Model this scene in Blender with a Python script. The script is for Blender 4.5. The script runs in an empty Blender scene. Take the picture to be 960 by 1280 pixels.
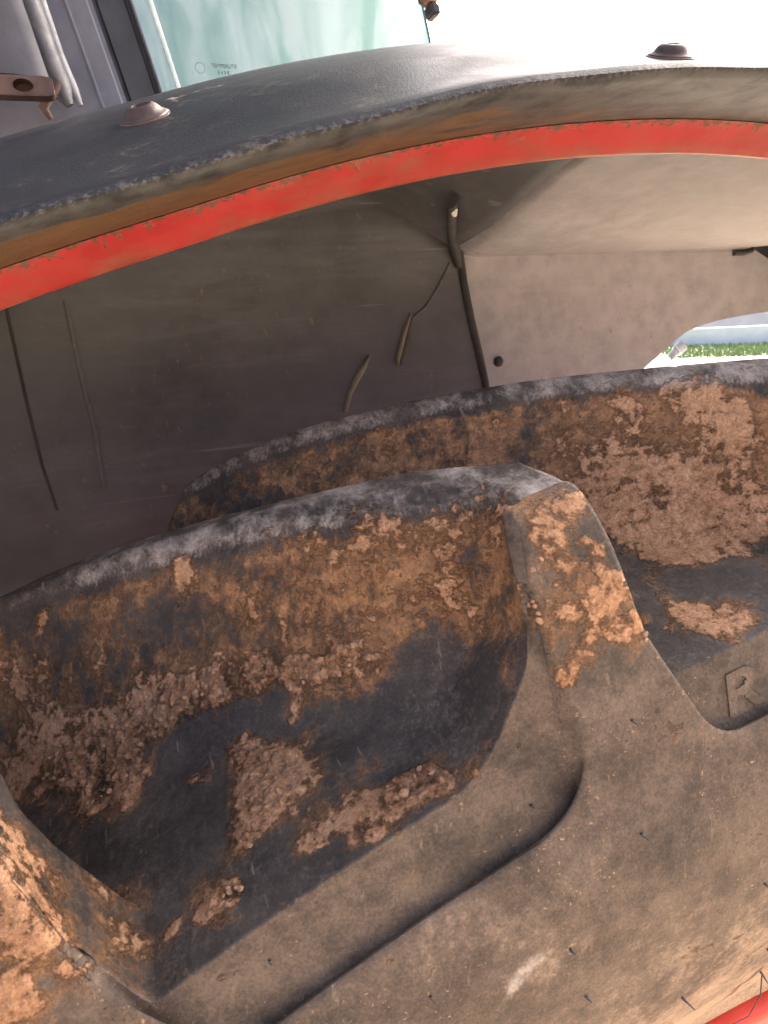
import bpy, bmesh, math, random
import numpy as np
from mathutils import Vector, Matrix

random.seed(7)
rad = math.radians
sc = bpy.context.scene
COL = sc.collection
HUB_Z = 0.83                     # height of the wheel's axle above the ground

# ------------------------------------------------------------------ camera
CAM_LOC = (-0.3104, -0.1591, 0.8562 + HUB_Z)
CAM_YAW, CAM_PITCH, CAM_ROLL = 18.806, 15.536, 3.407
cam_data = bpy.data.cameras.new('camera')
cam = bpy.data.objects.new('camera', cam_data)
COL.objects.link(cam)
cam.location = CAM_LOC
fw = Vector((math.sin(rad(CAM_YAW)) * math.cos(rad(CAM_PITCH)), math.cos(rad(CAM_YAW)) * math.cos(rad(CAM_PITCH)), -math.sin(rad(CAM_PITCH))))
rt = Vector((math.cos(rad(CAM_YAW)), -math.sin(rad(CAM_YAW)), 0))
up = rt.cross(fw)
cr, sr = math.cos(rad(CAM_ROLL)), math.sin(rad(CAM_ROLL))
r2, u2 = rt * cr - up * sr, up * cr + rt * sr
cam.matrix_world = Matrix(((r2.x, u2.x, -fw.x, CAM_LOC[0]), (r2.y, u2.y, -fw.y, CAM_LOC[1]), (r2.z, u2.z, -fw.z, CAM_LOC[2]), (0, 0, 0, 1)))
cam_data.sensor_fit = 'VERTICAL'
cam_data.sensor_height = 24.0
cam_data.lens = 881.24 / 1280.0 * 24.0
cam_data.clip_start = 0.01
cam_data.clip_end = 500
cam_data.dof.use_dof = True
cam_data.dof.focus_distance = 0.33
cam_data.dof.aperture_fstop = 26.0
sc.camera = cam

# ------------------------------------------------------------------ sky and sun
SUN_AZ, SUN_EL = 66.0, 22.0       # azimuth clockwise from +y, elevation
world = bpy.data.worlds.new('World')
sc.world = world
world.use_nodes = True
wn = world.node_tree.nodes
wl = world.node_tree.links
wn.clear()
sky = wn.new('ShaderNodeTexSky')
sky.sky_type = 'NISHITA'
sky.sun_disc = False
sky.sun_elevation = rad(SUN_EL)
sky.sun_rotation = rad(SUN_AZ)
sky.air_density = 0.3
sky.dust_density = 10.0
sky.ozone_density = 0.3
bg = wn.new('ShaderNodeBackground')
bg.inputs['Strength'].default_value = 0.15
wo = wn.new('ShaderNodeOutputWorld')
wl.new(sky.outputs[0], bg.inputs[0])
wl.new(bg.outputs[0], wo.inputs[0])
sun_data = bpy.data.lights.new('sun', 'SUN')
sun_data.energy = 4.5
sun_data.angle = rad(0.53)
sun_data.color = (1.0, 0.93, 0.82)
sun = bpy.data.objects.new('sun', sun_data)
COL.objects.link(sun)
sd = Vector((math.sin(rad(SUN_AZ)) * math.cos(rad(SUN_EL)), math.cos(rad(SUN_AZ)) * math.cos(rad(SUN_EL)), math.sin(rad(SUN_EL))))
sun.rotation_euler = sd.to_track_quat('Z', 'Y').to_euler()
sun.location = (3, 2, 5)

sc.view_settings.view_transform = 'Standard'
sc.view_settings.look = 'None'
sc.view_settings.exposure = 3.3
sc.view_settings.gamma = 1.0

# ------------------------------------------------------------------ helpers
def link(o, parent=None):
    COL.objects.link(o)
    if parent is not None:
        o.parent = parent
    return o

def tag(o, label=None, cat=None, group=None, kind=None):
    if label: o['label'] = label
    if cat: o['category'] = cat
    if group: o['group'] = group
    if kind: o['kind'] = kind
    return o

def mesh_np(name, V, F, mat, parent=None, attrs=None, smooth=True):
    """V (n,3) float, F (m,4) or (m,3) int"""
    me = bpy.data.meshes.new(name)
    V = np.asarray(V, np.float32); F = np.asarray(F, np.int32)
    n = F.shape[1]
    me.vertices.add(len(V)); me.vertices.foreach_set('co', V.ravel())
    me.loops.add(F.size); me.loops.foreach_set('vertex_index', F.ravel())
    me.polygons.add(len(F))
    me.polygons.foreach_set('loop_start', np.arange(0, F.size, n, dtype=np.int32))
    me.polygons.foreach_set('loop_total', np.full(len(F), n, np.int32))
    me.polygons.foreach_set('use_smooth', np.full(len(F), smooth, bool))
    for k, a in (attrs or {}).items():
        at = me.attributes.new(k, 'FLOAT', 'POINT')
        at.data.foreach_set('value', np.asarray(a, np.float32))
    me.update(calc_edges=True)
    me.materials.append(mat)
    o = bpy.data.objects.new(name, me)
    return link(o, parent)

def mesh_bm(name, bm, mat, parent=None, smooth=True, angle=35):
    bmesh.ops.recalc_face_normals(bm, faces=bm.faces)
    me = bpy.data.meshes.new(name)
    bm.to_mesh(me); bm.free()
    if smooth:
        me.polygons.foreach_set('use_smooth', np.ones(len(me.polygons), bool))
        me.set_sharp_from_angle(angle=rad(angle))
    me.materials.append(mat)
    o = bpy.data.objects.new(name, me)
    return link(o, parent)

def grid_faces(nr, nc, off=0, close=False):
    i = np.arange(nr - 1)[:, None]; j = np.arange(nc - (0 if close else 1))[None]
    j2 = (j + 1) % nc
    a = i * nc + j; b = i * nc + j2; c = (i + 1) * nc + j2; d = (i + 1) * nc + j
    return np.stack([a, b, c, d], -1).reshape(-1, 4) + off

_rng = np.random.default_rng(11)
_perm = np.concatenate([_rng.permutation(256)] * 3)
_g = _rng.normal(size=(256, 3)); _g /= np.linalg.norm(_g, axis=1, keepdims=True)
def perlin(P):
    P = np.asarray(P, np.float64); i = np.floor(P).astype(int); f = P - i; i &= 255
    u = f * f * f * (f * (f * 6 - 15) + 10)
    r = 0
    for dx in (0, 1):
        wx = u[..., 0] if dx else 1 - u[..., 0]
        for dy in (0, 1):
            wy = u[..., 1] if dy else 1 - u[..., 1]
            for dz in (0, 1):
                wz = u[..., 2] if dz else 1 - u[..., 2]
                h = _perm[_perm[_perm[i[..., 0] + dx] + i[..., 1] + dy] + i[..., 2] + dz] & 255
                g = _g[h]
                r = r + wx * wy * wz * (g[..., 0] * (f[..., 0] - dx) + g[..., 1] * (f[..., 1] - dy) + g[..., 2] * (f[..., 2] - dz))
    return r
def fbm(P, oct=4, gain=.55):
    P = np.asarray(P); a = 1; s = 0
    for k in range(oct):
        s = s + a * perlin(P * 2 ** k + 17.3 * k); a *= gain
    return s
def sst(a, b, x):
    t = np.clip((x - a) / (b - a), 0, 1); return t * t * (3 - 2 * t)

# ------------------------------------------------------------------ materials
class NT:
    def __init__(s, name):
        s.m = bpy.data.materials.new(name); s.m.use_nodes = True
        s.t = s.m.node_tree; s.n = s.t.nodes; s.l = s.t.links; s.n.clear()
        s.out = s.n.new('ShaderNodeOutputMaterial'); s.p = s.n.new('ShaderNodeBsdfPrincipled')
        s.l.new(s.p.outputs[0], s.out.inputs[0])
        s.tc = s.n.new('ShaderNodeTexCoord')
    def set(s, inp, v):
        i = inp
        if hasattr(v, 'is_output') or isinstance(v, bpy.types.NodeSocket): s.l.new(v, i)
        else: i.default_value = v
    def noise(s, scale, detail=6, rough=.6, dist=0, co=None, stretch=None):
        n = s.n.new('ShaderNodeTexNoise')
        n.inputs['Scale'].default_value = scale; n.inputs['Detail'].default_value = detail
        n.inputs['Roughness'].default_value = rough; n.inputs['Distortion'].default_value = dist
        c = co or s.tc.outputs['Object']
        if stretch:
            mp = s.n.new('ShaderNodeMapping'); mp.inputs['Scale'].default_value = stretch; s.l.new(c, mp.inputs[0]); c = mp.outputs[0]
        s.l.new(c, n.inputs['Vector'])
        return n.outputs[0]
    def voro(s, scale, feature='F1', out=0):
        n = s.n.new('ShaderNodeTexVoronoi'); n.feature = feature; n.inputs['Scale'].default_value = scale
        s.l.new(s.tc.outputs['Object'], n.inputs['Vector']); return n.outputs[out]
    def attr(s, name):
        n = s.n.new('ShaderNodeAttribute'); n.attribute_name = name; return n.outputs['Fac']
    def math(s, op, a, b=0.0, c=0.0, clamp=False):
        n = s.n.new('ShaderNodeMath'); n.operation = op; n.use_clamp = clamp
        s.set(n.inputs[0], a); s.set(n.inputs[1], b); s.set(n.inputs[2], c); return n.outputs[0]
    def ramp(s, fac, lo, hi, v0=0.0, v1=1.0):
        n = s.n.new('ShaderNodeMapRange'); n.interpolation_type = 'SMOOTHSTEP'
        s.set(n.inputs[0], fac)
        for k, v in zip((1, 2, 3, 4), (lo, hi, v0, v1)): s.set(n.inputs[k], v)
        return n.outputs[0]
    def mix(s, fac, a, b):
        n = s.n.new('ShaderNodeMix'); n.data_type = 'RGBA'
        s.set(n.inputs[0], fac)
        for i, v in ((6, a), (7, b)):
            if isinstance(v, tuple): v = (*v[:3], 1)
            s.set(n.inputs[i], v)
        return n.outputs[2]
    def bump(s, h, strength=.5, dist=.001, normal=None):
        n = s.n.new('ShaderNodeBump'); n.inputs['Strength'].default_value = strength; n.inputs['Distance'].default_value = dist
        s.set(n.inputs['Height'], h)
        if normal is not None: s.l.new(normal, n.inputs['Normal'])
        s.l.new(n.outputs[0], s.p.inputs['Normal']); return n.outputs[0]
    def base(s, v): s.set(s.p.inputs['Base Color'], (*v[:3], 1) if isinstance(v, tuple) else v)
    def rough(s, v): s.set(s.p.inputs['Roughness'], v)
    def metal(s, v): s.set(s.p.inputs['Metallic'], v)
    def spec(s, v): s.set(s.p.inputs['Specular IOR Level'], v)

def mat_tyre():
    t = NT('muddy_rubber')
    mud = t.attr('mud'); dust = t.attr('dust'); film = t.attr('film')
    fine = t.noise(260, 6, .72); fine2 = t.noise(170, 6, .74, .2, None, (1, 1, .62)); mid = t.noise(48, 5, .65); big = t.noise(13, 5, .55)
    grit = t.noise(1000, 3, .7)
    # bare rubber: near black, scuffed
    rub = t.mix(t.ramp(mid, .35, .7), (.031, .026, .0225), (.062, .051, .042))
    scr = t.noise(80, 5, .65, .2, None, (1.0, 7.0, 1.0))
    rub = t.mix(t.math('MULTIPLY', t.ramp(scr, .60, .72), .4), rub, (.10, .08, .062))
    ds = t.math('MULTIPLY', t.ramp(t.noise(420, 6, .75), .47, .66), t.ramp(t.noise(28, 6, .7), .36, .66))
    rub = t.mix(t.math('MULTIPLY', ds, .55), rub, (.13, .10, .078))
    sc2 = t.noise(60, 3, .5, .1, None, (6.0, .6, 1.4))
    rub = t.mix(t.math('MULTIPLY', t.ramp(sc2, .67, .71), .45), rub, (.20, .155, .115))
    # thin brown dust film
    dn = t.math('ADD', dust, t.math('MULTIPLY', t.math('SUBTRACT', fine, .5), .9))
    dn = t.math('ADD', dn, t.math('MULTIPLY', t.math('SUBTRACT', big, .5), .9))
    dn = t.math('ADD', dn, t.math('MULTIPLY', t.math('SUBTRACT', mid, .5), .5))
    dcol = t.mix(t.ramp(mid, .3, .7), (.10, .074, .056), (.165, .122, .09))
    c = t.mix(t.ramp(dn, .10, 1.05, 0, .92), rub, dcol)
    c = t.mix(t.ramp(dn, .70, 1.25, 0, .85), c, (.36, .265, .19))
    # fine tan spatter
    sp = t.math('MULTIPLY', t.ramp(t.noise(800, 4, .65), .62, .67), t.ramp(t.noise(34, 5, .7), .46, .64))
    c = t.mix(t.math('MULTIPLY', sp, t.ramp(dust, .15, .5)), c, (.36, .24, .14))
    # dried mud wash: mottled and broken
    fn = t.math('ADD', film, t.math('MULTIPLY', t.math('SUBTRACT', fine2, .5), 1.5))
    fn = t.math('ADD', fn, t.math('MULTIPLY', t.math('SUBTRACT', mid, .5), 1.3))
    fcol = t.mix(t.ramp(fine, .35, .7), (.125, .064, .031), (.34, .178, .084))
    c = t.mix(t.ramp(fn, .22, .78, 0, .95), c, fcol)
    # mud proper
    smear = t.noise(95, 5, .7, .6, None, (.55, 1.0, 1.5))
    mn = t.math('ADD', mud, t.math('MULTIPLY', t.math('SUBTRACT', fine, .5), 1.7))
    mn = t.math('ADD', mn, t.math('MULTIPLY', t.math('SUBTRACT', mid, .5), 1.1))
    mn = t.math('ADD', mn, t.math('MULTIPLY', t.math('SUBTRACT', smear, .5), 1.5))
    mm = t.ramp(mn, .37, .66)
    mcol = t.mix(t.ramp(mid, .3, .7), (.33, .180, .100), (.47, .270, .158))
    vd = t.n.new('ShaderNodeTexVoronoi'); vd.feature = 'F1'; vd.inputs['Scale'].default_value = 330
    wv = t.n.new('ShaderNodeVectorMath'); wv.operation = 'ADD'
    nz = t.n.new('ShaderNodeTexNoise'); nz.inputs['Scale'].default_value = 140; nz.inputs['Detail'].default_value = 5
    t.l.new(t.tc.outputs['Object'], nz.inputs['Vector'])
    sv = t.n.new('ShaderNodeVectorMath'); sv.operation = 'SCALE'; sv.inputs['Scale'].default_value = .006
    t.l.new(nz.outputs['Color'], sv.inputs[0]); t.l.new(t.tc.outputs['Object'], wv.inputs[0]); t.l.new(sv.outputs[0], wv.inputs[1])
    t.l.new(wv.outputs[0], vd.inputs['Vector'])
    crumb = t.ramp(vd.outputs['Distance'], .15, .75, 1.0, 0.0)
    mcol = t.mix(t.ramp(fine, .30, .62), (.17, .085, .040), mcol)
    mcol = t.mix(t.math('MULTIPLY', t.math('SUBTRACT', 1.0, crumb), t.math('ADD', t.math('MULTIPLY', t.ramp(t.attr('clay'), .25, .9), .4), .2)), mcol, (.13, .066, .034))
    mcol = t.mix(t.math('MULTIPLY', t.ramp(big, .45, .65), .4), mcol, (.45, .265, .15))
    mcol = t.mix(t.math('MULTIPLY', t.ramp(grit, .58, .70), .35), mcol, (.50, .36, .24))
    c = t.mix(mm, c, mcol)
    # pale scuffed crest of the lugs
    wear = t.attr('wear')
    ws = t.noise(150, 5, .78, .3, None, (1, .6, 1))
    wn_ = t.math('ADD', wear, t.math('MULTIPLY', t.math('SUBTRACT', ws, .5), 2.2))
    wn_ = t.math('ADD', wn_, t.math('MULTIPLY', t.math('SUBTRACT', big, .5), 1.0))
    c = t.mix(t.ramp(wn_, .30, 1.25, 0, .9), c, (.30, .26, .225))
    gv = t.ramp(grit, .30, .70, .80, 1.20)
    gm = t.n.new('ShaderNodeMix'); gm.data_type = 'RGBA'; gm.blend_type = 'MULTIPLY'; gm.inputs[0].default_value = 1.0
    t.l.new(c, gm.inputs[6]); t.l.new(gv, gm.inputs[7]); c = gm.outputs[2]
    t.base(c)
    t.rough(t.mix(mm, t.mix(t.ramp(dn, .1, .8), (.50,)*3, (.78,)*3), (.92,)*3))
    t.spec(.12)
    h = t.math('ADD', t.math('MULTIPLY', fine, .7), t.math('MULTIPLY', grit, .22))
    h = t.math('MULTIPLY', h, t.math('ADD', t.math('MULTIPLY', mm, 1.0), .30))
    h = t.math('ADD', h, t.math('MULTIPLY', mm, .16))
    h = t.math('ADD', h, t.math('MULTIPLY', t.math('MULTIPLY', crumb, mm), t.math('ADD', t.math('MULTIPLY', t.ramp(t.attr('clay'), .25, .9), .75), .12)))
    h = t.math('ADD', h, t.math('MULTIPLY', t.ramp(fn, .34, .62), .18))
    t.bump(h, 1.0, .0024)
    return t.m
M_TYRE = mat_tyre()

def mat_simple(name, c0, c1, scale, rough=.6, bump=.2, bscale=300, bdist=.0006, metal=0, spec=.5):
    t = NT(name)
    t.base(t.mix(t.ramp(t.noise(scale, 6, .65), .35, .68), c0, c1))
    t.rough(t.ramp(t.noise(scale * 1.7, 4), .2, .8, rough - .1, rough + .1)); t.metal(metal); t.spec(spec)
    t.bump(t.noise(bscale, 5, .6), bump, bdist)
    return t.m

# ------------------------------------------------------------------ the tyre as one swept surface
NLUG = 29
PITCH = 2 * math.pi / NLUG
PD = 360.0 / NLUG
YC = 0.21                                    # middle of the tread
RA = np.array([(.090, .460), (.0740, .468), (.0705, .479), (.0690, .4900), (.0668, .4955), (.0675, .4975), (.062, .502), (.056, .509), (.038, .540), (.020, .575), (.0045, .61), (-.0075, .645), (-.0132, .68), (-.0142, .705), (-.0124, .722), (-.009, .736)])
RB = np.array([(-.009, .736), (-.0065, .750), (-.003, .770), (.0012, .790), (.0046, .802), (.0098, .814), (.0155, .8213), (.0195, .8241), (.0240, .8250)])
def smooth_curve(P, n):
    """arclength-resampled Catmull-Rom curve"""
    P = np.asarray(P); Q = np.vstack([2 * P[0] - P[1], P, 2 * P[-1] - P[-2]]); out = []
    t = np.linspace(0, 1, 24, endpoint=False)[:, None]
    for i in range(1, len(Q) - 2):
        a, b, c, d = Q[i - 1:i + 3]
        out.append(.5 * (2 * b + (c - a) * t + (2 * a - 5 * b + 4 * c - d) * t ** 2 + (3 * b - a - 3 * c + d) * t ** 3))
    out = np.vstack(out + [P[-1:]])
    s = np.r_[0, np.cumsum(np.linalg.norm(np.diff(out, axis=0), axis=1))]
    k = np.linspace(0, s[-1], n)
    return np.stack([np.interp(k, s, out[:, 0]), np.interp(k, s, out[:, 1])], 1), s[-1]
def r_top(y): yy = np.minimum(y, 2 * YC - y); return .817 + .0255 * (1 - ((yy - .25) / .25) ** 2) - .055 * sst(.17, .30, y) + .0034 * np.exp(-((np.minimum(y, 2 * YC - y) - .024) / .02) ** 2)
def r_floor(y): return .760 + .023 * (1 - ((y - YC) / YC) ** 2) - .045 * sst(.17, .30, y)
A1, B1 = 1.3593, 3.044
def th_front(y): d = np.maximum(y - .03, -.003); return rad(-14.5) - A1 * d - B1 * d * d
def dth_front(y): d = np.maximum(y - .03, 0); return -A1 - 2 * B1 * d
def th_back(y): return th_front(np.maximum(y, .03)) + rad(1.35) + rad(1.70) * sst(.03, .13, y) + rad(.9) * sst(.12, .22, y)
L1 = np.array([(.736, -15.7), (.743, -15.45), (.753, -15.3), (.770, -15.22), (.784, -15.25), (.796, -15.2), (.812, -15.0), (.8205, -14.6), (.83, -14.5)])
L2 = np.array([(.736, -11.8), (.749, -12.29), (.768, -12.78), (.787, -13.23), (.803, -13.5), (.814, -13.6), (.8205, -13.45), (.83, -13.3)])
Y_NOSE = .207
LL = 0.6                                     # the mould's pitch is a little uneven
def uneven(x): return x + LL * (1 - sst(-10.5, -4.0, x)) + LL * sst(100, 200, x)
def gprof(x):
    x = np.maximum(x, 0)
    g = np.where(x < .27, 1 - .52 * (x / .27), .48 * np.clip(1 - (x - .27) / .73, 0, 1) ** 2)
    return np.where(x < .05, 1 - .52 * (x / .27) * sst(-.02, .05, x), g)
def lug_mask(th, y, y_nose=Y_NOSE):
    """near-side lugs: 0..1 height mask over the tread, for angle th (array) and lateral y"""
    ph0 = np.radians(uneven(np.degrees(th - th_front(y))))                                  # distance past a front edge
    R = .80
    cosf = 1 / np.sqrt(1 + (R * dth_front(y)) ** 2)
    wf = .042 + .020 * sst(.02, .12, y); wt = .0060 + .0100 * sst(.03, .13, y)
    dn = (y - y_nose) / .022
    q = .35
    best = np.zeros_like(ph0); bi = np.floor(ph0 / PITCH)
    for k in (0, 1):
        idx = np.floor(ph0 / PITCH) + k
        ph = ph0 - idx * PITCH
        d = np.maximum(-ph * R * cosf / wf, (ph - (th_back(y) - th_front(y))) * R * cosf / wt)
        d2 = np.where((d > -q) & (dn > -q), np.hypot(np.maximum(d + q, 0), np.maximum(dn + q, 0)) - q, np.maximum(d, dn))
        g = gprof(d2) * (1 - .10 * sst(.05, .12, y) * np.clip(ph / (th_back(y) - th_front(y)), 0, 1))
        bi = np.where(g > best, idx, bi); best = np.maximum(best, g)
    return best, bi

def edge_y(mt):
    re = .760 + .0650 * mt
    return np.interp(re, RB[:, 1], RB[:, 0]) + .0050 * (1 - sst(.2, .7, mt))
def tyre_grid(TH, rows):
    """TH (nc,), rows: list of (zone, param) -> P (nr,nc,2)=(y,r), plus lug mask, index"""
    nc = len(TH); Y = np.zeros((len(rows), nc)); Rr = np.zeros_like(Y); M = np.zeros_like(Y); I = np.zeros_like(Y); W = np.zeros_like(Y); Z = np.zeros_like(Y)
    cA, lenA = smooth_curve(RA, 400); cB, lenB = smooth_curve(RB, 300)
    def side(zone, f, th, yn=Y_NOSE):
        if zone == 0:
            k = f * 399
            return (np.full(nc, np.interp(k, np.arange(400), cA[:, 0])), np.full(nc, np.interp(k, np.arange(400), cA[:, 1])), np.zeros(nc), np.zeros(nc), np.zeros(nc))
        if zone == 1:
            k = f * 299; ya = np.interp(k, np.arange(300), cB[:, 0]); ra = np.interp(k, np.arange(300), cB[:, 1])
            mt, idx = lug_mask(th, np.full(nc, .012))
            re = .760 + .0650 * mt; ye = edge_y(mt)
            fy, fr = -.0052, .7325                                   # foot of the ridge
            yb = fy + (ye - fy) * f; rb = fr + (re - fr) * f ** 1.15
            # pocket outline: between back line of one lug and front line of the next
            a1 = np.interp(ra, L1[:, 0], L1[:, 1]); a2 = np.interp(ra, L2[:, 0], L2[:, 1])
            d = uneven(np.degrees(th) - a2) % PD
            tot = (a1 - a2) % PD
            mm = rad(1) * ra
            b = d * mm; a = (tot - d) * mm                             # distances from line 2 and from line 1
            c = np.full(nc, f * lenB)
            kb = sst(.35, .85, mt) * sst(.25, .6, f); yb = yb + (ya - yb) * kb; rb = rb + (ra - rb) * kb
            def rnd(a, c, q): return np.where((a < q) & (c < q), q - np.hypot(q - np.minimum(a, q), q - np.minimum(c, q)), np.minimum(a, c))
            dd = np.minimum(rnd(a, c, .024), rnd(b, c, .010))
            inside = d < tot
            dd = np.where(inside, dd, -.01)
            w = 1 - sst(.0, .0055, dd)
            y = yb + (ya - yb) * w; r = rb + (ra - rb) * w
            mi = np.where(w > .5, 1.0, 0.0)
            idx2 = np.floor(uneven(np.degrees(th) - a1) / PD + 1e-9)
            return y, r, mi, np.where(inside, idx, idx2), w
        y0 = f
        y = np.full(nc, y0)
        mt, idx = lug_mask(th, np.maximum(y, .012), yn)
        if y0 < .05:
            _, _, _, _, w = side(1, 1.0, th) if y0 > 0 else (0, 0, 0, 0, np.zeros(nc))
            mt = np.maximum(mt, w * (1 - sst(.0, .02, y0)))
        # map lateral param: the lug's crest starts at y=.03, the floor at y=0
        yr = .024 + (y0) * (YC - .024) / YC
        yy = y0 + edge_y(mt) * (1 - y0 / YC)
        rr = r_floor(y0) + (r_top(yr) - r_floor(y0)) * mt
        return yy, rr, mt, idx, np.zeros(nc)
    for i, (zone, f) in enumerate(rows):
        if zone == 2 and f > YC:                              # both hands' lugs meet over the middle
            y2, r2_, m2, i2, _ = side(2, 2 * YC - f, TH - PITCH / 2, .165); r2_ = r_floor(f) + (r_top(f) - r_floor(f)) * m2
            y1, r1, m1, i1, _ = side(2, f, TH)
            use = m1 > m2
            Y[i] = np.where(use, f, 2 * YC - y2); Rr[i] = np.maximum(r_floor(f) + (r_top(f) - r_floor(f)) * m1, r2_); M[i] = np.maximum(m1, m2); I[i] = np.where(use, i1, i2 + 1000)
            Y[i] = np.where(use & (m1 > 0), np.minimum(f, 2 * YC - .024), 2 * YC - y2)
        elif zone == 2:
            y1, r1, m1, i1, _ = side(2, f, TH)
            if f > .17:
                m2, i2 = lug_mask(TH - PITCH / 2, np.full(nc, 2 * YC - f), .165)
                r2_ = r_floor(f) + (r_top(f) - r_floor(f)) * m2
                use = m2 > m1
                Y[i] = np.where(use, f, y1); Rr[i] = np.maximum(r1, r2_); M[i] = np.maximum(m1, m2); I[i] = np.where(use, i2 + 1000, i1)
            else:
                Y[i], Rr[i], M[i], I[i] = y1, r1, m1, i1
        elif zone < 2:
            Y[i], Rr[i], M[i], I[i], W[i] = side(zone, f, TH)
        else:
            y1, r1, M[i], I[i], W[i] = side(4 - zone, f, TH - PITCH / 2)
            Y[i], Rr[i] = 2 * YC - y1, r1 - .052 * sst(.60, .74, r1); I[i] += 1000
        Z[i] = zone
        if zone == 2 and f > .03:                             # the bars past the crown are worn low
            Rr[i] -= .042 * M[i] * ((I[i] >= 2) & (I[i] < 7)) * sst(.04, .10, f)
    return Y, Rr, M, I, W, Z

ROWS = [(0, f) for f in np.linspace(0, 1, 190)] + [(1, f) for f in np.linspace(0, 1, 75)[1:]] + \
       [(2, f) for f in np.linspace(0, .24, 205)[1:]] + [(2, f) for f in np.linspace(.24, .42, 100)[1:]] + \
       [(3, f) for f in np.linspace(1, 0, 12)[1:]] + [(4, f) for f in np.linspace(1, 0, 24)[1:]]
TH = np.concatenate([np.arange(-42, 14, .08), np.arange(14, 34, .2), np.arange(34, 280, 1.0), np.arange(280, 318, .2)])
TH = np.radians(TH)

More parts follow.
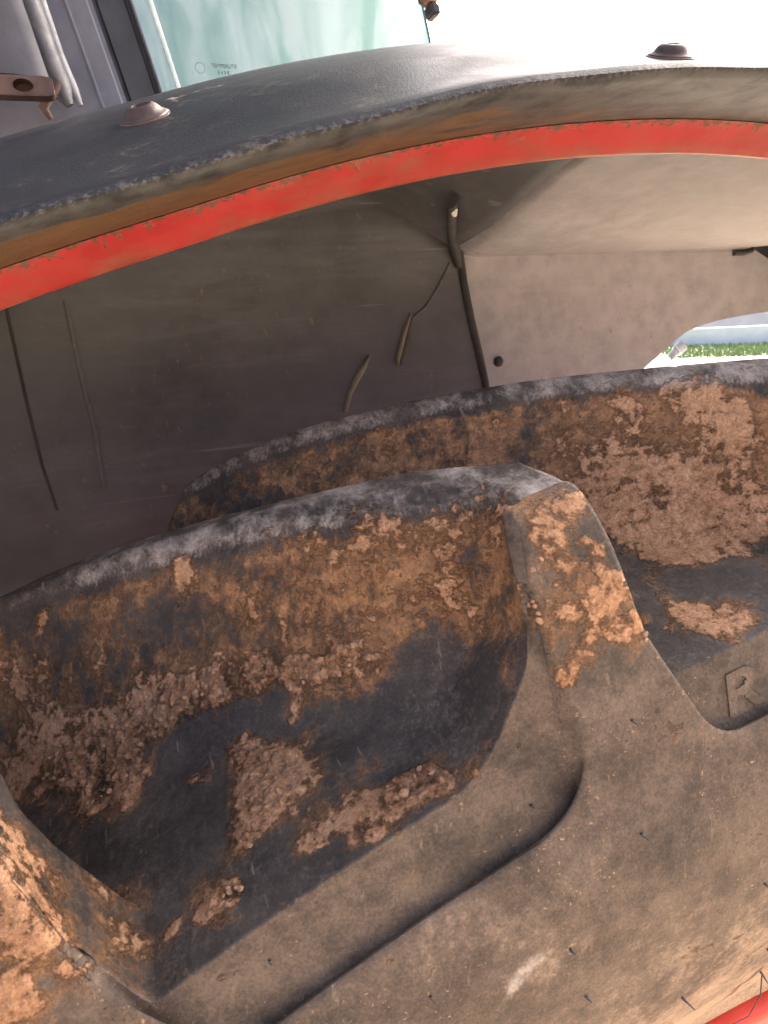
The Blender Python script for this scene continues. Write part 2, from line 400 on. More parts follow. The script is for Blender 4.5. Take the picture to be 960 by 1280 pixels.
# ---- where the mud lies: (angle deg, lateral code, radius m, amount) worked out on the tyre itself
MUD = [
    (-0.2312, 0.0572, 0.7876, 0.0172, 0.43), (-0.251, 0.0695, 0.7801, 0.0174, 0.36), (-0.2149, 0.0412, 0.7865, 0.0132, 0.43), (-0.2712, 0.0844, 0.7761, 0.0179, 0.32),
    (-0.2993, 0.1019, 0.766, 0.0191, 0.27), (-0.3302, 0.1204, 0.752, 0.0211, 0.23), (-0.3567, 0.1368, 0.7404, 0.0228, 0.2), (-0.3718, 0.1431, 0.7265, 0.0198, 0.25),
    (-0.2093, 0.0302, 0.7793, 0.0139, 0.36), (-0.2223, 0.0391, 0.7676, 0.0136, 0.3), (-0.2397, 0.0536, 0.7657, 0.014, 0.22), (-0.259, 0.0674, 0.7613, 0.0144, 0.22),
    (-0.2852, 0.0851, 0.7535, 0.0192, 0.22), (-0.2163, 0.0286, 0.7564, 0.0111, 0.36), (-0.2145, 0.0186, 0.7576, 0.0062, 0.29), (-0.2141, 0.0374, 0.7806, 0.0058, -0.5),
    (-0.2124, 0.01, 0.7763, 0.0059, 0.3), (-0.3464, 0.1216, 0.7238, 0.0187, 0.45), (-0.3641, 0.1289, 0.71, 0.0152, 0.45), (-0.246, 0.048, 0.742, 0.0079, 0.8),
    (-0.2564, 0.0558, 0.7429, 0.0088, 0.95), (-0.2678, 0.0633, 0.7379, 0.0085, 1.0), (-0.2808, 0.0709, 0.736, 0.0098, 1.0), (-0.2929, 0.0789, 0.7317, 0.01, 1.0),
    (-0.3044, 0.0848, 0.7263, 0.0116, 1.0), (-0.3179, 0.0895, 0.7192, 0.0109, 1.0), (-0.3319, 0.0953, 0.7101, 0.0115, 1.0), (-0.3462, 0.1029, 0.7018, 0.0129, 1.0),
    (-0.3393, 0.0842, 0.6973, 0.015, 1.0), (-0.3586, 0.1075, 0.6969, 0.0117, 0.9), (-0.3324, 0.0706, 0.6981, 0.0074, 0.8), (-0.3687, 0.1224, 0.6968, 0.0113, 0.5),
    (-0.228, 0.0291, 0.7388, 0.0187, -0.7), (-0.2197, 0.012, 0.7457, 0.0142, -0.6), (-0.2425, 0.0359, 0.7316, 0.0164, -0.7), (-0.262, 0.0464, 0.7247, 0.0112, -0.5),
    (-0.278, 0.0617, 0.7249, 0.0089, -0.5), (-0.3084, 0.0759, 0.712, 0.0113, -0.6), (-0.316, 0.0765, 0.7072, 0.0086, -0.5), (-0.326, 0.0582, 0.6987, 0.0122, -0.8),
    (-0.3304, 0.0521, 0.6954, 0.0144, -0.7), (-0.3091, 0.049, 0.7046, 0.0064, -0.4), (-0.3157, 0.0384, 0.6997, 0.0126, -0.7), (-0.2932, 0.0603, 0.7157, 0.0068, 0.95),
    (-0.288, 0.0501, 0.7159, 0.0076, 1.0), (-0.2847, 0.0395, 0.7159, 0.013, 1.0), (-0.2928, 0.04, 0.7119, 0.0121, 0.9), (-0.2754, 0.0342, 0.716, 0.0054, 0.7),
    (-0.3144, 0.0643, 0.7049, 0.0082, 0.6), (-0.3075, 0.062, 0.7077, 0.0063, 0.5), (-0.298, 0.0264, 0.7075, 0.0054, 0.9), (-0.2917, 0.0294, 0.7089, 0.0051, 0.8),
    (-0.2825, 0.0129, 0.7086, 0.0058, 0.6), (-0.2764, 0.0169, 0.7118, 0.0078, 0.45), (-0.2641, 0.0151, 0.7162, 0.0086, 0.55), (-0.2689, 0.0084, 0.7131, 0.0071, 0.6),
    (-0.2626, 0.0052, 0.7147, 0.0055, 0.7), (-0.2907, 0.0097, 0.7045, 0.008, -0.5), (-0.2803, 0.0036, 0.7072, 0.0064, -0.3), (-0.2447, 0.0114, 0.7226, 0.0067, 1.1),
    (-0.253, 0.0101, 0.7204, 0.0083, 1.0), (-0.242, 0.0056, 0.7234, 0.005, 1.0), (-0.2622, 0.0096, 0.716, 0.0047, 0.8), (-0.2329, 0.0027, 0.727, 0.003, 0.7),
    (-0.2272, 0.001, 0.7297, 0.0026, 0.6), (-0.2179, 0.0011, 0.7324, 0.0024, 0.7), (-0.2136, 0.0018, 0.7389, 0.0023, 0.7), (-0.309, 0.0125, 0.6987, 0.0068, 1.0),
    (-0.3044, 0.0144, 0.7008, 0.0051, 0.9), (-0.3141, 0.0139, 0.6958, 0.0025, 0.7), (-0.3561, 0.0204, 0.7277, 0.0115, 0.54), (-0.3502, 0.0213, 0.7177, 0.01, 0.54),
    (-0.3563, 0.0087, 0.7283, 0.0059, 0.61), (-0.3407, 0.0299, 0.7027, 0.0097, 0.37), (-0.3323, 0.0378, 0.6918, 0.0068, 0.41), (-0.337, 0.0177, 0.6971, 0.0094, 0.37),
    (-0.3335, 0.0157, 0.6926, 0.0066, 0.58), (-0.3493, 0.0087, 0.7163, 0.0068, 0.48), (-0.3217, 0.0155, 0.6925, 0.0028, 0.8), (-0.3422, 0.0206, 0.7047, 0.0071, -0.4),
    (-0.3244, 0.0257, 0.6931, 0.0098, -0.5), (-0.351, 0.0022, 0.7133, 0.0091, 0.68), (-0.3559, 0.0036, 0.7165, 0.008, 0.68), (-0.3459, 0.0, 0.7049, 0.0037, 0.54),
    (-0.358, 0.0005, 0.7027, 0.0065, 0.75), (-0.3613, 0.0001, 0.6991, 0.0061, 0.75), (-0.3551, -0.0007, 0.6982, 0.0035, 0.54), (-0.3517, 0.0003, 0.7031, 0.0031, -0.6),
    (-0.1979, 0.016, 0.7982, 0.0091, 0.4), (-0.2006, 0.0116, 0.7923, 0.0059, 0.07), (-0.1943, 0.0066, 0.7841, 0.008, 0.47), (-0.2041, 0.0105, 0.7895, 0.0049, 0.4),
    (-0.1926, 0.0019, 0.7703, 0.0096, 0.54), (-0.1866, 0.0028, 0.7764, 0.0062, 0.54), (-0.203, 0.0027, 0.7709, 0.007, 0.43), (-0.1969, -0.0007, 0.7571, 0.0078, 0.58),
    (-0.2028, -0.0015, 0.7524, 0.0046, 0.5), (-0.1834, -0.0013, 0.7582, 0.0037, 0.58), (-0.1831, -0.0024, 0.7521, 0.0025, 0.5), (-0.1878, -0.0032, 0.7456, 0.007, -0.5),
    (-0.1962, -0.0034, 0.7425, 0.0069, -0.3), (-0.1901, 0.0069, 0.7877, 0.0034, 0.65), (-0.1847, 0.0023, 0.7758, 0.0044, 0.65), (-0.1775, -0.0, 0.764, 0.0052, 0.68),
    (-0.1907, 0.0164, 0.8003, 0.0038, 0.58), (-0.1179, 0.0746, 0.7795, 0.019, 0.64), (-0.1073, 0.0584, 0.7715, 0.0179, 0.72), (-0.096, 0.0533, 0.7728, 0.0151, 0.64),
    (-0.1276, 0.083, 0.7825, 0.0125, 0.54), (-0.1233, 0.0527, 0.7606, 0.0144, 0.64), (-0.0983, 0.042, 0.7629, 0.0121, 0.59), (-0.0865, 0.0444, 0.7702, 0.0085, 0.51),
    (-0.1418, 0.0185, 0.7508, 0.0092, 0.55), (-0.1509, 0.0158, 0.7485, 0.0046, 0.59), (-0.1376, 0.0085, 0.7496, 0.0088, 0.51), (-0.1285, 0.0075, 0.751, 0.0068, 0.42),
    (-0.1201, 0.031, 0.7567, 0.0122, -0.7), (-0.1087, 0.0238, 0.7571, 0.0111, -0.7), (-0.1366, 0.0549, 0.7583, 0.0074, -0.6), (-0.1861, 0.1329, 0.797, 0.0153, 0.25),
    (-0.1625, 0.1161, 0.7969, 0.0144, 0.25), (-0.1397, 0.1006, 0.7966, 0.0176, 0.35), (-0.1113, 0.0842, 0.8027, 0.0208, 0.26), (-0.0843, 0.0686, 0.8085, 0.017, 0.36),
    (-0.08, 0.0592, 0.796, 0.0132, 0.34), (-0.266, 0.1857, 0.7902, 0.0104, 0.32), (-0.2447, 0.1718, 0.794, 0.01, 0.22), (-0.2031, 0.149, 0.8041, 0.0117, 0.29),
    (-0.2071, 0.0012, 0.7636, 0.003, 0.5), (-0.2047, -0.0015, 0.7515, 0.0023, 0.43), (-0.3229, 0.0994, 0.7225, 0.0102, 0.5), (-0.3757, 0.1237, 0.6906, 0.0124, 0.6),
    (-0.2964, 0.0737, 0.7198, 0.0051, 0.4), (-0.2551, 0.0486, 0.7324, 0.0039, 0.35), (-0.2559, 0.0234, 0.7208, 0.0034, 0.35), (-0.193, 0.0107, 0.7926, 0.0102, 0.25),
    (-0.2015, 0.006, 0.7806, 0.0097, 0.29), (-0.1914, 0.0002, 0.7632, 0.0103, 0.29), (-0.1324, 0.0875, 0.784, 0.014, 0.5), (-0.1241, 0.0662, 0.767, 0.0174, 0.47),
    (-0.097, 0.0615, 0.7811, 0.0202, 0.42), (-0.087, 0.0503, 0.7755, 0.0167, 0.42), (-0.1317, 0.077, 0.7723, 0.0106, 0.36), (-0.1135, 0.0464, 0.7609, 0.0132, 0.34),
    (-0.1403, 0.0282, 0.7528, 0.0113, 0.34), (-0.1263, 0.0133, 0.7527, 0.0127, 0.34), (-0.2054, -0.0004, 0.7563, 0.0061, 0.32), (-0.187, 0.0053, 0.7857, 0.0033, 0.65),
    (-0.1821, 0.0012, 0.7742, 0.003, 0.65), (-0.1548, 0.0247, 0.7495, 0.004, 0.77), (-0.3093, 0.1157, 0.7731, 0.0262, -0.2), (-0.2821, 0.0914, 0.7727, 0.0168, -0.15),
    (-0.2639, 0.0405, 0.7212, 0.0123, 0.12),
]
SCUFF = [(-0.2258, -0.0142, 0.6674, 0.0049, 1.0), (-0.2299, -0.0143, 0.662, 0.0041, 0.8999999999999999), (-0.2343, -0.0142, 0.6554, 0.0035, 0.7999999999999998), (-0.2201, -0.0142, 0.6697, 0.0037, 0.7999999999999998), (-0.1489, -0.0119, 0.6528, 0.0096, 0.5), (-0.1638, -0.0108, 0.6408, 0.0135, 0.4500000000000002), (-0.1336, -0.0088, 0.6366, 0.012, 0.5), (-0.1802, -0.011, 0.6381, 0.0113, 0.3999999999999999)]

def build_tyre(parent):
    Y, Rr, M, I, W, Z = tyre_grid(TH, ROWS)
    nr, nc = Y.shape
    P = np.stack([Rr * np.sin(TH)[None], Y, Rr * np.cos(TH)[None]], -1)
    gi = np.gradient(P, axis=0); gj = (np.roll(P, -1, 1) - np.roll(P, 1, 1))
    N = np.cross(gj, gi); N /= np.linalg.norm(N, axis=-1, keepdims=True) + 1e-12
    if (N[5, 10] * np.array([0, -1, 0])).sum() < 0: N = -N
    # ---- mud
    n1 = fbm(P * 22, 4); n2 = fbm(P * 75 + 5, 4); n3 = fbm(P * 260 + 9, 2)
    mud = np.zeros((nr, nc)); clay = np.zeros((nr, nc))
    act = (P[..., 2] > .55) & (P[..., 0] < .25)
    for (x, y, z, rr, amt) in MUD:
        d2 = ((P[act] - np.array([x, y, z])) ** 2).sum(-1) / (rr * rr)
        e = amt * np.exp(-d2 * 1.3); mud[act] += e
        if amt > .8: clay[act] += e
    rs = np.random.default_rng(4)
    for k in range(110):
        c0, y0 = rad(rs.uniform(-30, -5)), rs.uniform(.01, .16)
        rr = rs.uniform(.0025, .006); amt = rs.uniform(.25, .6); R0 = r_floor(y0)
        sel = act & (np.abs(P[..., 1] - y0) < 3 * rr) & (np.abs(TH[None] - c0) < 3 * rr / .75)
        st = rs.uniform(-.5, .5)
        du = (TH[None] - c0) * .77; dy = P[..., 1] - y0
        d2 = ((du + st * dy) ** 2 * rs.uniform(.5, 1.2) + (dy - st * du) ** 2 * rs.uniform(.8, 2.5)) / (rr * rr)
        mud[sel] += amt * np.exp(-d2[sel])
    mud = np.clip(mud, -.7, .82)
    crest = (Z == 2) * sst(.83, .90, M)
    flank = (Z == 2) * sst(.03, .15, M) * (1 - crest)
    film = (.10 + .22 * sst(-.33, -.22, P[..., 0])) * flank * (.5 + .5 * sst(.2, .6, M)) + .20 * (Z == 2) + .62 * mud + .42 * n1 + .15 * n2
    mud = mud + .34 * n1 + .20 * n2
    dust = np.where(Z == 0, .60 + .55 * (1 - sst(.56, .70, Rr)), np.where(Z == 1, .55, .10)) + .25 * n1
    film = np.where(Z == 0, -.5, np.where(Z == 1, film - .1 + .42 * W * sst(.757, .79, Rr), film))
    wear = crest * (.60 + .45 * n1 + .3 * n2) - .6 * (1 - crest)
    film = film - .30 * crest
    for (x, y, z, rr, amt) in SCUFF:
        d2 = ((P - np.array([x, y, z])) ** 2).sum(-1) / (rr * rr); wear = wear + 1.3 * amt * np.exp(-d2)
    clay = np.clip(clay, 0, 1.2)
    thick = sst(.40, .95, mud) * .0004 + sst(.30, 1.25, clay + .6 * n2 + .35 * n3) * (.0012 + .0022 * n3 + .0014 * n2)
    thick = thick + .00025 * n3 * (Z == 2)
    P = P + N * (thick * (Z >= 1))[..., None]
    P[..., 2] += HUB_Z
    V = P.reshape(-1, 3)
    F = grid_faces(nr, nc, 0, True)
    A = {'mud': mud.ravel(), 'dust': dust.ravel(), 'wear': wear.ravel(), 'film': film.ravel(), 'clay': clay.ravel()}
    lm = (M > .03).ravel(); ii = I.ravel().astype(int); mf = M.ravel()
    fm = lm[F].sum(1) >= 3
    fi = ii[F][np.arange(len(F)), np.argmax(mf[F], axis=1)]
    # a lug of its own for each moulded bar
    key = np.where(fm, (fi - np.where(fi >= 900, 1000, 0)) % NLUG + np.where(fi >= 900, 100, 0), -1)
    def sub(sel):
        f = F[sel]; u, inv = np.unique(f, return_inverse=True)
        return V[u], inv.reshape(f.shape), {k: a[u] for k, a in A.items()}
    v, f, a = sub(key < 0)
    tyre = mesh_np('tyre', v, f, M_TYRE, parent, a)
    for k in sorted(set(key[key >= 0])):
        v, f, a = sub(key == k)
        if len(f) > 20: mesh_np('tread_lug', v, f, M_TYRE, tyre, a)
    return tyre

tractor = bpy.data.objects.new('tractor', None)
link(tractor)
tag(tractor, 'tractor with muddy rear tyre under a black and red fender', 'tractor')
tyre = build_tyre(tractor)

# ------------------------------------------------------------------ more materials
def mat_plastic():
    t = NT('black_grained_plastic')
    c = t.mix(t.ramp(t.noise(9, 6, .6), .3, .7), (.013, .014, .016), (.024, .025, .027))
    d = t.math('MULTIPLY', t.ramp(t.noise(26, 8, .7), .50, .72), t.ramp(t.noise(300, 5, .7), .42, .62))
    c = t.mix(t.math('MULTIPLY', d, .5), c, (.19, .155, .12))
    # settled mud along the lip's underside
    u = t.attr('under')
    m = t.math('ADD', u, t.math('MULTIPLY', t.math('SUBTRACT', t.noise(70, 7, .65, 0, None, (.35, 1, 1)), .5), 1.6))
    mm = t.ramp(m, .42, .8)
    c = t.mix(t.math('MULTIPLY', t.attr('grey'), t.ramp(t.noise(60, 6, .65), .25, .6)), c, (.085, .085, .085))
    c = t.mix(mm, c, t.mix(t.noise(120, 4), (.11, .066, .036), (.21, .130, .070)))
    e = t.attr('edge')
    ee = t.math('MULTIPLY', e, t.ramp(t.noise(420, 6, .75), .46, .62))
    c = t.mix(t.math('MULTIPLY', ee, .75), c, (.22, .215, .205))
    s = t.attr('splash')
    ss = t.ramp(t.math('ADD', s, t.math('MULTIPLY', t.math('SUBTRACT', t.noise(230, 6, .7), .5), 1.5)), .62, .9)
    c = t.mix(t.math('MULTIPLY', ss, .8), c, (.36, .29, .21))
    t.base(c); t.rough(t.ramp(t.noise(40, 4), .3, .7, .40, .52)); t.spec(.09)
    h = t.math('ADD', t.math('MULTIPLY', t.voro(1100), .2), t.math('MULTIPLY', t.math('ADD', mm, ss), .8))
    t.bump(h, .35, .0012)
    return t.m
M_PLASTIC = mat_plastic()

def mat_red():
    t = NT('chipped_red_paint')
    c = t.mix(t.ramp(t.noise(30, 5), .3, .7), (.35, .030, .030), (.44, .045, .043))
    e = t.attr('edge')
    ch = t.math('ADD', e, t.math('MULTIPLY', t.math('SUBTRACT', t.noise(260, 8, .72), .5), 2.3))
    mm = t.ramp(ch, .60, .70)
    c = t.mix(mm, c, t.mix(t.noise(90, 4), (.05, .032, .022), (.17, .10, .055)))
    c = t.mix(t.math('MULTIPLY', t.ramp(t.noise(60, 8, .75, 0, None, (.4, 1, 1)), .42, .72), .75), c, (.27, .115, .078))
    lo = t.math('MULTIPLY', t.attr('low'), t.ramp(t.noise(60, 5), .4, .65))
    c = t.mix(t.math('MULTIPLY', lo, .7), c, (.34, .15, .08))
    t.base(c); t.rough(t.mix(mm, (.38,) * 3, (.85,) * 3)); t.bump(t.math('ADD', mm, t.math('MULTIPLY', t.noise(400, 3), .3)), .5, .0005)
    return t.m
M_RED = mat_red()

def mat_dusty(name, base, dust, amt, stain=.55):
    t = NT(name)
    n1 = t.noise(7, 7, .6); n2 = t.noise(45, 6, .65); n3 = t.noise(16, 5, .7, .4, None, (.35, 1, 2.2))
    c = t.mix(t.ramp(n2, .3, .7), base, tuple(v * 1.5 for v in base))
    f = t.math('ADD', t.math('MULTIPLY', t.ramp(n1, .3, .7), .5), t.math('MULTIPLY', t.ramp(n3, .45, .75), .45))
    c = t.mix(t.math('MULTIPLY', f, amt), c, dust)
    sp = t.math('MULTIPLY', t.ramp(t.voro(70), .10, .05), t.ramp(t.noise(11, 3), .56, .64))
    c = t.mix(t.math('MULTIPLY', sp, .6), c, (.30, .24, .16))
    st = t.math('MULTIPLY', t.ramp(t.noise(24, 6, .65, 0, None, (1, 1, 3.0)), .60, .72), stain)
    c = t.mix(st, c, (.20, .13, .085))
    sp2 = t.math('MULTIPLY', t.ramp(t.noise(150, 7, .7, .3, None, (1, 1, .5)), .60, .68), t.ramp(t.noise(6, 4, .6), .42, .62))
    c = t.mix(t.math('MULTIPLY', sp2, .7), c, (.28, .20, .135))
    sc_ = t.math('MULTIPLY', t.ramp(t.noise(30, 3, .5, 0, None, (.12, 1, 3.5)), .66, .70), .35)
    c = t.mix(sc_, c, (.30, .29, .28))
    t.base(c); t.rough(t.ramp(n2, .3, .7, .6, .85)); t.spec(.4)
    t.bump(t.math('ADD', n2, t.math('MULTIPLY', t.noise(220, 4), .4)), .25, .0015)
    return t.m
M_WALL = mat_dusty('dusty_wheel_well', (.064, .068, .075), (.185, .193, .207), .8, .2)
M_WALL_R = mat_dusty('dusty_glare_paled_wheel_well', (.29, .285, .30), (.47, .46, .475), .8, .05)  # right panels: the sun's veiling glare is put into this paler colour
M_BLACK = mat_simple('black_parts_and_gap_shade', (.022, .022, .023), (.05, .048, .047), 20, .65)
M_PILLAR = mat_simple('grey_cab_paint', (.085, .085, .105), (.125, .125, .145), 18, .42, .15)
M_SEAL = mat_simple('dark_window_seal', (.02, .02, .024), (.04, .04, .045), 25, .5)
M_STEEL = mat_simple('brushed_steel', (.12, .125, .135), (.22, .22, .235), 60, .5, .2, spec=.3)
M_TUBE = mat_simple('grey_tube_paint', (.055, .055, .065), (.10, .10, .11), 90, .6, .35)
M_RUST = mat_simple('rusty_iron', (.045, .026, .022), (.09, .05, .042), 70, .75, .5)
M_BOLT = mat_simple('brown_primed_bolt', (.035, .023, .021), (.062, .042, .039), 80, .55, .25, 500, spec=.25)
M_RIM = mat_simple('red_rim_paint', (.60, .035, .02), (.68, .06, .03), 12, .4)
M_CLOD = mat_simple('dry_clay', (.24, .130, .072), (.42, .240, .140), 500, .95, .9, 900, .001)
M_NIB = mat_simple('nib_rubber', (.022, .018, .016), (.05, .04, .033), 300, .6)
M_WHITEP = mat_simple('white_plastic', (.78, .78, .76), (.84, .84, .82), 20, .35)

def mat_glass():
    t = NT('dusty_tinted_glass')
    t.base((.42, .50, .46)); t.rough(.7)
    tr_ = t.n.new('ShaderNodeBsdfTransparent')
    t.l.new(t.mix(t.ramp(t.noise(5, 5, .6, 1.0, None, (5.0, 1, 1.2)), .38, .62), (.27, .345, .32), (.37, .415, .40)), tr_.inputs[0])  # streaky reflections put into the pane's tint
    gl = t.n.new('ShaderNodeBsdfGlossy'); gl.inputs['Roughness'].default_value = .04
    fr = t.n.new('ShaderNodeFresnel'); fr.inputs[0].default_value = 1.45
    m0 = t.n.new('ShaderNodeMixShader'); t.l.new(fr.outputs[0], m0.inputs[0]); t.l.new(tr_.outputs[0], m0.inputs[1]); t.l.new(gl.outputs[0], m0.inputs[2])
    f = t.math('ADD', t.math('MULTIPLY', t.ramp(t.noise(9, 7, .6, .6, None, (2.2, 1, .7)), .35, .72), .10),
               t.math('MULTIPLY', t.ramp(t.noise(160, 6, .7), .45, .7), .06))
    m1 = t.n.new('ShaderNodeMixShader')
    t.l.new(f, m1.inputs[0]); t.l.new(m0.outputs[0], m1.inputs[1]); t.l.new(t.p.outputs[0], m1.inputs[2])
    t.l.new(m1.outputs[0], t.out.inputs[0])
    return t.m
M_GLASS = mat_glass()

# ------------------------------------------------------------------ fender
def fen_r(th_deg): return .0085 * sst(16, 27, -th_deg)
def revolve(name, prof, th0, th1, n, mat, parent, attrs=None, closed=True, wob=None, angle=40):
    prof = np.asarray(prof); th = np.linspace(th0, th1, n); t = np.radians(th)
    dr = fen_r(th)
    m = len(prof)
    R = prof[None, :, 1] + dr[:, None]; Y = np.repeat(prof[None, :, 0], n, 0)
    if wob is not None: R = R + wob(th[:, None], prof[None, :, 0], prof[None, :, 1])
    V = np.stack([R * np.sin(t)[:, None], Y, R * np.cos(t)[:, None] + HUB_Z], -1).reshape(-1, 3)
    F = grid_faces(n, m, 0, closed)
    A = {k: np.repeat(np.asarray(a)[None], n, 0).ravel() if np.ndim(a) == 1 else np.asarray(a).ravel() for k, a in (attrs or {}).items()}
    o = mesh_np(name, V, F[:, ::-1], mat, parent, A)
    o.data.set_sharp_from_angle(angle=rad(angle))
    return o

EXT_TOP = np.array([(.1045, .9500), (.1065, .9525), (.115, .9558), (.13, .962), (.145, .9695), (.16, .977), (.18, .9855), (.20, .993), (.225, .9012 + .1), (.25, 1.0085), (.275, 1.0128), (.30, 1.0155), (.33, 1.017), (.36, 1.0175), (.45, 1.015), (.56, 1.012)])
EXT_BOT = np.array([(.172, .9465), (.16, .9458), (.145, .9456), (.13, .9462), (.118, .9466), (.1105, .9470), (.1062, .9482)])
prof = np.vstack([EXT_BOT, EXT_TOP, EXT_TOP[::-1][:-4] - np.array([[0, .008]])])
nb, nt_ = len(EXT_BOT), len(EXT_TOP)
NTH = 500
ths = np.linspace(-58, 46, NTH)
under = np.zeros((NTH, len(prof))); under[:, :5] = np.array([.95, .95, .9, .75, .45])[None]
under *= (1 - .55 * sst(-16, -2, ths))[:, None]
grey = np.zeros((NTH, len(prof))); grey[:, :nb] = 1.0
edge = np.zeros((NTH, len(prof))); edge[:, nb - 1:nb + 2] = np.array([.0, .55, .0])[None]
splash = np.zeros((NTH, len(prof)))
for (ta, ya, wa, wy, am) in [(-15.3, .205, 1.1, .018, .75), (-13.6, .212, 1.0, .012, .45), (-17.2, .158, .35, .02, .5), (-16.2, .19, .35, .02, .45), (-17.4, .2, .6, .015, .4), (-20.5, .24, 2.0, .012, .8), (-18.6, .245, .8, .01, .6)]:
    splash += am * np.exp(-((ths[:, None] - ta) / wa) ** 2 - ((prof[None, :, 0] - ya) / wy) ** 2) * (prof[None, :, 1] > .955)
def wob(th, y, r): return .0005 * np.exp(-((y - .108) / .02) ** 2) * (np.sin(np.radians(th) * 31) + .6 * np.sin(np.radians(th) * 67 + 1))
ext = revolve('fender_extension', prof, -58, 46, NTH, M_PLASTIC, tractor, {'under': under, 'edge': edge, 'splash': splash, 'grey': grey}, True, wob)
tag(ext, 'black grained plastic fender extension with muddy underside and two bolts')
RED = np.array([(.1725, .9462), (.1745, .9448), (.1795, .9410), (.1850, .9370), (.1890, .9340), (.1905, .9334), (.1925, .9338), (.1915, .9365), (.1765, .9475)])
redp = revolve('fender_edge', RED, -58, 46, 500, M_RED, tractor, {'edge': [.72, .55, .26, .10, .03, .05, 0, 0, .3], 'low': [0, 0, 0, .1, .5, 1, 1, .5, 0]}, True, None, 50)
tag(redp, 'red painted fender edge, chipped along its top')

def ext_point(th_deg, y):
    r = np.interp(y, EXT_TOP[:, 0], EXT_TOP[:, 1]); e = .004
    dr = (np.interp(y + e, EXT_TOP[:, 0], EXT_TOP[:, 1]) - np.interp(y - e, EXT_TOP[:, 0], EXT_TOP[:, 1])) / (2 * e)
    r = r + float(fen_r(np.array(th_deg))); t = rad(th_deg)
    er = Vector((math.sin(t), 0, math.cos(t)))
    n = (er - Vector((0, dr, 0))).normalized()
    return er * r + Vector((0, y, HUB_Z)), n
def lathe(name, prof, n, mat, parent, loc, nrm, seg=28):
    V = []; F = []
    q = Vector((0, 0, 1)).rotation_difference(nrm)
    for (r, z) in prof:
        for k in range(seg):
            a = 2 * math.pi * k / seg
            V.append(q @ Vector((r * math.cos(a), r * math.sin(a), z)) + loc)
    F = grid_faces(len(prof), seg, 0, True)
    o = mesh_np(name, np.array(V), F, mat, parent); o.data.set_sharp_from_angle(angle=rad(38))
    return o
BOLT = [(r_ * .80, z_ * .66) for r_, z_ in ((.0, -.004), (.0118, -.004), (.0124, .0002), (.0122, .0014), (.0112, .0021), (.0100, .0026), (.0092, .0040), (.0082, .0056), (.0070, .0068), (.0058, .0074), (.0050, .0075), (.0046, .0072), (.0040, .0028), (.0, .0026))]
for (ta, ya) in ((-17.15, .1735), (-4.2, .124)):
    p_, n_ = ext_point(ta, ya)
    b = lathe('bolt', BOLT, None, M_BOLT, ext, p_, n_)
    # the washer below the head
    lathe('washer', [(.0, -.003), (.0103, -.003), (.0106, .0003), (.0102, .0005), (.0, .0005)], None, M_RUST, ext, p_, n_)

# ---- underside of the fender and the wall of the wheel well
WY = .55
def sheet(name, rows, mat, parent):
    rows = np.asarray(rows); a, b = rows.shape[:2]
    V = rows.reshape(-1, 3).copy(); V[:, 2] += HUB_Z
    o = mesh_np(name, V, grid_faces(a, b), mat, parent)
    md = o.modifiers.new('thickness', 'SOLIDIFY'); md.thickness = .003; md.offset = 0
    return o
def arc_pt(thd, y, r): t = np.radians(thd); r = r + fen_r(thd); return np.stack([r * np.sin(t), np.full_like(t, y), r * np.cos(t)], -1)
XL = .020                                   # where the two pressed panels meet
tl = np.linspace(-58, np.degrees(np.arcsin(XL / .975)), 90)
prof_u = [(.1935, .9365), (.1965, .9440), (.205, .9560), (.23, .9660), (.28, .9730), (.36, .9755), (.46, .9755), (.515, .9735), (.538, .966), (.548, .952)]
tr = np.linspace(np.degrees(np.arcsin(XL / .975)), 46, 70)
def under_rows(tt):
    rows = []
    for y, r in prof_u:
        A = arc_pt(tt, y, r); w = (sst(.24, .53, y) * sst(-.07, .05, A[:, 0]))[:, None]
        B = np.stack([A[:, 0], A[:, 1], np.full(len(tt), .912)], -1)
        rows.append(A * (1 - w) + B * w)
    return rows
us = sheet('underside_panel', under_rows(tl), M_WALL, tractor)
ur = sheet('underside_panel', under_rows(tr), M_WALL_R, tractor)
tag(us, 'dark dusty underside of the fender, left panel'); tag(ur, 'dusty underside of the fender, right panel, its colour paled for sun glare')

def plate(name, pts, y, thick, mat, parent, bevel=0.0):
    """flat plate with outline pts (x,z) at depth y, thickness towards +y"""
    bm = bmesh.new()
    f = bm.faces.new([bm.verts.new((x, y, z + HUB_Z)) for x, z in pts])
    r = bmesh.ops.extrude_face_region(bm, geom=[f])
    bmesh.ops.translate(bm, vec=(0, thick, 0), verts=[v for v in r['geom'] if isinstance(v, bmesh.types.BMVert)])
    if bevel: bmesh.ops.bevel(bm, geom=list(bm.edges), offset=bevel, segments=2, affect='EDGES')
    return mesh_bm(name, bm, mat, parent, True, 30)
arcL = [(float(.9755 * math.sin(rad(a)) * 1.0), float(.968 * math.cos(rad(a)))) for a in np.linspace(-58, 1.0, 40)]
edgeL = [(.024, .92), (.028, .89), (.036, .85), (.046, .81), (.052, .786), (.058, .74), (.06, .25)]
SEAMS = [(-.402, -.3985), (-.3545, -.3515)]
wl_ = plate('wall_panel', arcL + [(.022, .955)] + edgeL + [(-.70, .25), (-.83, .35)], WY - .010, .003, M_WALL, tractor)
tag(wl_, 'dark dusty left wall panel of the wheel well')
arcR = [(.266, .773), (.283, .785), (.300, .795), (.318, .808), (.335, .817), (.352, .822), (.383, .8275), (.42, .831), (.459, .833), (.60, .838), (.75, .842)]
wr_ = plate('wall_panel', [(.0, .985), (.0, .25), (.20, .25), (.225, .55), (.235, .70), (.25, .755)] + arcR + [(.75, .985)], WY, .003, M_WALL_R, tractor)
tag(wr_, 'right wall panel of the wheel well, its colour paled for sun glare, cut away in an arc')
